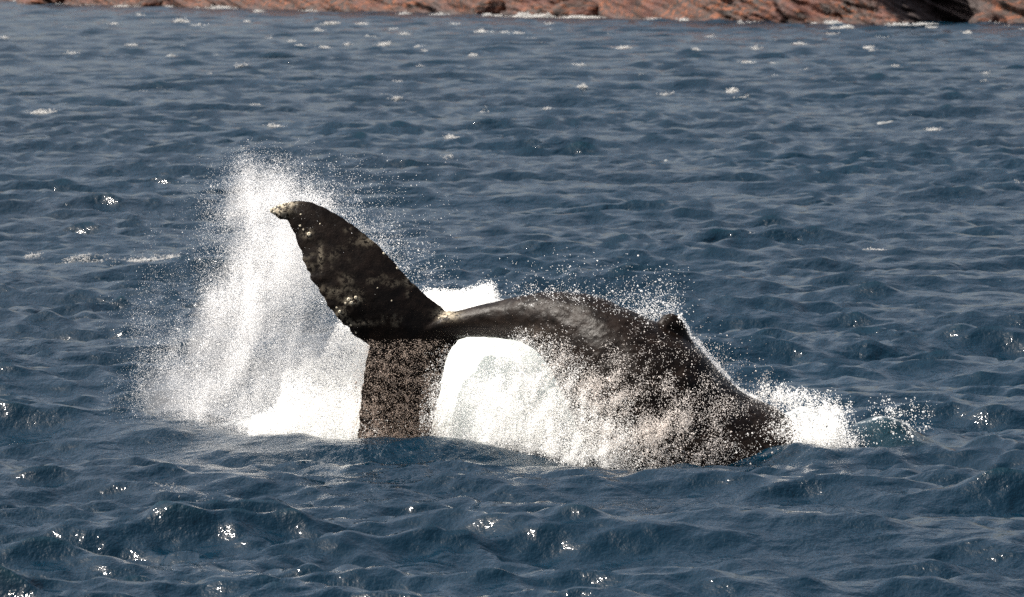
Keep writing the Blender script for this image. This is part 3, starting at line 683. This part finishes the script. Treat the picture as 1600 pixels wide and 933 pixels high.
# ------------------------------------------------------------------ whitecaps
def foam_patch(name, caps, seed, label, category='foam', kind='stuff', rr=0.02, dens=1.0, mt=None, wide=1.25, flat=0.6):
    mt = mt or M_CAP
    g = np.random.default_rng(seed); PP, RR = [], []
    for px, py, w, h in caps:
        D = F * CAM_H / (py - HORIZON); m = D / F
        n = int(np.clip(w * h * 1.6 * dens, 8 if dens < 1 else 25, 1500)); W2, H2 = w * m / 2 * wide, h * m * flat
        u = np.clip(g.normal(0, 0.42, n), -1.3, 1.3); prof = np.exp(-u ** 2 * 1.5) * (0.55 + 0.7 * vnoise(np.stack([u * 5 + px, u * 0, u * 0], -1), seed))
        X = (px - 800) * m + u * W2; Y = D + g.normal(0, 0.16 + 0.15 * W2, n) + u * W2 * g.uniform(-.5, .5)
        Z = sea_z(X, Y) + g.uniform(0, 1, n) ** 1.5 * H2 * prof
        PP.append(np.stack([X, Y, Z], -1)); RR.append(np.clip(m * 0.9, 0.010, 0.05) * np.exp(g.normal(0, .35, n)) * rr / 0.02)
    P = np.concatenate(PP); r = np.concatenate(RR)
    fine = g.uniform(0, 1, len(P)) > 0.14; dup = np.concatenate([P[fine]] * 3) + g.normal(0, 1, (3 * fine.sum(), 3)) * np.concatenate([r[fine]] * 3)[:, None] * np.array([2.2, 2.2, 0.7])
    V, Fc = droplet_geo(P[~fine], r[~fine], OCT, OCTF, np.array([1.5, 1.0, 0.8]))
    m_ = new_mesh(name, np.concatenate([V, dup]), Fc); p = dict(label=label, category=category)
    attr(m_, 'mist', np.concatenate([np.zeros(len(V)), np.concatenate([r[fine]] * 3) * 0.55]))
    if kind: p['kind'] = kind
    o = link(name, m_, mt, **p); md = o.modifiers.new('mist', 'NODES'); md.node_group = MIST
    for it in MIST.interface.items_tree:
        if it.name == 'Material' and it.in_out == 'INPUT': md[it.identifier] = mt
    return o
def foam_sheet(name, cap, seed, label):
    px, py, w, h = cap; D = F * CAM_H / (py - HORIZON); m = D / F; W2, H2 = w * m / 2, h * m
    depth = 0.35 + 0.45 * W2; g = np.random.default_rng(seed); tilt = g.uniform(-.5, .5)
    uu, vv = np.meshgrid(np.linspace(-1.35, 1.35, 74), np.linspace(-1.25, 1.25, 34)); u, v = uu.ravel(), vv.ravel()
    X = (px - 800) * m + u * W2; Y = D + v * depth + u * W2 * tilt
    q = np.stack([X * 2.2, Y * 1.3, 0 * X + seed], -1)
    n = fbm(q, 4, seed, 0.65); n2 = vnoise(np.stack([X, Y * .7, 0 * X], -1) * 14, seed)
    r = np.sqrt(u ** 2 + v ** 2)
    up = (1 - smooth(0.15, 1.15, r)) * 1.15 + (n - 0.5) * 1.9 - 0.28
    Z = sea_z(X, Y) + np.where(up > 0, H2 * 0.45 * np.clip(up, 0, 1) * (0.6 + 0.8 * n2), up * 0.35)
    nr, nc = uu.shape; i = (np.arange(nr - 1)[:, None] * nc + np.arange(nc - 1)[None, :]).ravel()
    me = new_mesh(name, np.stack([X, Y, Z], -1), np.stack([i, i + 1, i + 1 + nc, i + nc], -1))
    return link(name, me, M_OLD, label=label, category='whitecap')
CAPS = [(28, 88, 50, 9), (272, 89, 32, 9), (549, 128, 30, 10), (577, 60, 34, 11), (846, 72, 16, 11), (250, 38, 24, 6), (284, 36, 26, 9), (310, 42, 22, 6), (497, 50, 16, 10),
        (520, 40, 30, 4), (217, 27, 10, 7), (180, 40, 9, 5), (155, 55, 10, 7), (386, 35, 8, 8), (405, 20, 12, 5), (330, 53, 14, 5), (565, 40, 10, 7), (617, 47, 10, 5), (660, 38, 16, 4),
        (712, 40, 14, 4), (753, 52, 14, 8), (790, 52, 12, 5), (812, 55, 18, 7), (860, 40, 12, 4), (955, 58, 10, 7), (1020, 52, 14, 4), (1018, 50, 10, 4), (975, 78, 24, 7), (1065, 148, 44, 8),
        (1040, 153, 18, 6), (1145, 148, 12, 9), (1158, 158, 8, 7), (1115, 186, 30, 7), (1390, 196, 46, 6), (1460, 206, 18, 5), (1358, 80, 10, 8), (1437, 76, 18, 9), (1280, 58, 8, 6),
        (1245, 42, 28, 7), (1322, 46, 18, 6), (1320, 70, 9, 6), (1250, 70, 20, 4), (1088, 83, 9, 6), (1210, 101, 12, 5), (1510, 55, 8, 6), (1570, 76, 26, 5), (1455, 46, 8, 6), (658, 108, 12, 9),
        (705, 223, 16, 6), (703, 251, 14, 6), (1042, 252, 12, 6), (912, 146, 10, 8), (998, 152, 14, 5), (858, 175, 12, 4), (898, 208, 9, 4), (848, 270, 28, 5), (1185, 370, 22, 7), (1185, 372, 30, 3),
        (70, 178, 38, 9), (430, 196, 30, 5), (1120, 235, 16, 4), (1375, 396, 60, 4), (1275, 393, 40, 4), (1590, 290, 24, 4), (930, 338, 26, 3), (1095, 355, 40, 3),
        (120, 409, 60, 4), (180, 411, 80, 5), (235, 409, 60, 4), (275, 407, 40, 3), (50, 405, 30, 3), (600, 72, 18, 4), (470, 75, 14, 4), (740, 90, 12, 4), (905, 95, 12, 4), (1110, 60, 16, 4), (1180, 78, 12, 4), (1400, 105, 16, 4),
        (1540, 118, 14, 4), (95, 62, 14, 4), (40, 45, 12, 4), (340, 90, 12, 4), (420, 62, 12, 4), (655, 75, 10, 5), (1005, 105, 10, 4)]
main = [(28, 88), (272, 89), (549, 128), (577, 60), (846, 72), (1065, 148), (1115, 186), (1390, 196), (1042, 252), (1437, 76)]
LBL = ['broad flat whitecap at the far left edge of the sea', 'short bright whitecap on the far sea near the left', 'rounded whitecap standing alone above the spray plume', 'wide whitecap close below the rocky shore',
       'small bright whitecap above the arched back, close to shore', 'ragged whitecap with a long crest up and right of the whale', 'low whitecap on a dark wavelet above the dorsal fin', 'thin long whitecap on the right half of the far sea',
        'tiny warm white fleck of foam above the arched back', 'little whitecap near the shore at the far right']
rest = []
gw = np.random.default_rng(77)
CAPS += [(int(gw.uniform(0, 1600)), int(44 + 150 * gw.uniform(0, 1) ** 1.6), int(gw.uniform(6, 20)), int(gw.uniform(2, 4))) for _ in range(70)]
for i, c in enumerate(CAPS):
    if (c[0], c[1]) in main and c[0] != 1185:
        foam_sheet('whitecap', c, 100 + i, LBL[main.index((c[0], c[1]))])
    else: rest.append(c)
foam_patch('scattered_foam', rest, 90, 'small flecks of white foam scattered over the far sea')
glint = np.random.default_rng(8)
foam_patch('crest_glints', [(x, y, w, h) for x, y, w, h in [(258, 775, 60, 3), (315, 780, 30, 3)]], 93, 'sparse droplets standing in for glints on a dark crest in the near water', rr=0.006, dens=0.35)  # pale drops put on the crest in place of sun glints

# ------------------------------------------------------------------ rocky coast
def shore_y(px): return np.interp(px, [-600, -100, 0, 60, 100, 220, 350, 470, 560, 700, 800, 930, 1100, 1250, 1400, 1470, 1600, 2200], [-5, -3, 0, 4, 8, 11, 14, 18, 20, 23, 26, 28, 36, 38, 39, 37, 38, 40])
def shore_D(X):
    D = np.full_like(X, 520.0)
    for _ in range(12): D = F * CAM_H / (shore_y(800 + X / D * F) - HORIZON)
    return D
def coast():
    xs = np.concatenate([np.linspace(-150, -62, 100)[:-1], np.linspace(-62, 60, 1050), np.linspace(60, 130, 80)[1:]]); ss = np.concatenate([np.linspace(-2, 6, 56), 6 + np.linspace(0, 1, 26)[1:] ** 1.6 * 20])
    XX, S = np.meshgrid(xs, ss); D0 = shore_D(xs)[None, :] + 0 * S
    px = 800 + XX / D0 * F
    big = fbm(np.stack([XX.ravel() * 0.06, S.ravel() * 0.05, 0 * S.ravel()], -1), 3, 301).reshape(S.shape)
    a = R(34); u = XX * math.cos(a) + S * math.sin(a) * 1.0; v = -XX * math.sin(a) * 1 - S * math.cos(a)
    # strata dipping down to the right
    u = XX * math.cos(a) - S * math.sin(a); v = XX * math.sin(a) + S * math.cos(a)
    rid = np.abs(fbm(np.stack([u.ravel() * 0.11, v.ravel() * 0.36, 0 * S.ravel()], -1), 5, 302, 0.6).reshape(S.shape) - 0.5) * 2
    fine = fbm(np.stack([u.ravel() * 0.4, v.ravel() * 1.6, 0 * S.ravel()], -1), 4, 303).reshape(S.shape) - 0.5
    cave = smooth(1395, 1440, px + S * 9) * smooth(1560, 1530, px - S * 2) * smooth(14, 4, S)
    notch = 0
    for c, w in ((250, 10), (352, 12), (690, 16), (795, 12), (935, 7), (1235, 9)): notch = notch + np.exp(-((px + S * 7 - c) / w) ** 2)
    out = rid * 5.0 + fine * 4.2 + big * 6
    Y = D0 + S * 1.15 - out + cave * 5.5 + notch * 1.8 + 2.5
    Z = np.where(S < 0, S, S * 0.72) + 0.5 * fine + 0.0
    V = np.stack([XX, Y, Z], -1).reshape(-1, 3)
    nr, nc = XX.shape; i = (np.arange(nr - 1)[:, None] * nc + np.arange(nc - 1)[None, :]).ravel()
    m = new_mesh('rocky_shore', V, np.stack([i, i + 1, i + 1 + nc, i + nc], -1), shade=False)
    wet_shade = smooth(0.55, 0.05, Z + 0.5 * fine) * 0.75
    attr(m, 'wet_shade', np.clip(np.maximum(wet_shade, cave * 0.95).ravel() + 0.6 * np.clip(notch, 0, 1).ravel(), 0, 1))  # waterline wet band, plus shade painted into the cave and notches
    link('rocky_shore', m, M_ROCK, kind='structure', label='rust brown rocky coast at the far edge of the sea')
coast()
def boulder(px, dz, w, h, seed, label):
    bm = bpy.data.meshes.new('boulder'); import bmesh
    b = bmesh.new(); bmesh.ops.create_icosphere(b, subdivisions=4, radius=1); b.to_mesh(bm); b.free()
    n = len(bm.vertices); co = np.zeros(n * 3, np.float32); bm.vertices.foreach_get('co', co); co = co.reshape(-1, 3)
    r = 1 + (fbm(co * 1.2 + seed, 4, seed) - 0.5) * 0.9; co = co * r[:, None] * np.array([w / 2, w * 0.4, h])
    bm.vertices.foreach_set('co', co.ravel()); attr(bm, 'wet_shade', smooth(0.5, 0.0, co[:, 2]) * 0.7); bm.update()
    D = F * CAM_H / (float(shore_y(px)) - HORIZON) - dz
    link('shore_boulder', bm, M_ROCK, label=label, category='boulder', group='boulders along the rocky shore').location = ((px - 800) * D / F, D, 0.0)
boulder(760, 2.0, 3.4, 1.7, 5, 'round brown boulder with three flecks of surf at its foot')
boulder(905, 2.2, 4.6, 1.5, 6, 'reddish boulder behind the brightest surf line')
boulder(1545, 2.6, 3.2, 1.0, 7, 'low brown boulder right of the dark sea cave')
boulder(235, 2.0, 3.2, 0.8, 8, 'small dark boulder near the left end of the shore')
SURF = [(x, float(shore_y(x)) + 1.5, w, h) for x, w, h in [(30, 24, 4), (75, 40, 6), (100, 30, 4), (140, 12, 4), (190, 24, 6), (215, 14, 3), (265, 12, 4), (310, 16, 4), (345, 34, 7), (368, 20, 4), (482, 22, 4), (490, 16, 3),
        (632, 16, 3), (678, 18, 5), (690, 14, 4), (747, 12, 8), (762, 12, 5), (778, 12, 5), (815, 26, 7), (838, 44, 10), (850, 34, 9), (905, 46, 5), (925, 30, 4), (1020, 16, 3), (1046, 8, 5), (1058, 8, 5), (1068, 8, 4),
        (1125, 10, 4), (1157, 9, 6), (1175, 16, 4), (1272, 8, 4), (1300, 30, 4), (1405, 40, 4), (1440, 24, 3), (1448, 16, 4), (1550, 26, 5)]]
foam_patch('shore_surf', SURF, 95, 'white surf washing against the foot of the rocky coast', 'surf', rr=0.024)

if __import__('os').environ.get('COUNT'):
    t = 0
    for o in bpy.data.objects:
        if o.type == 'MESH':
            k = sum(len(p.vertices) - 2 for p in o.data.polygons) if len(o.data.polygons) < 3000 else len(o.data.polygons) * (len(o.data.polygons[0].vertices) - 2)
            t += k; print('TRI', o.name, k, len(o.data.vertices))
    print('TRI total', t)
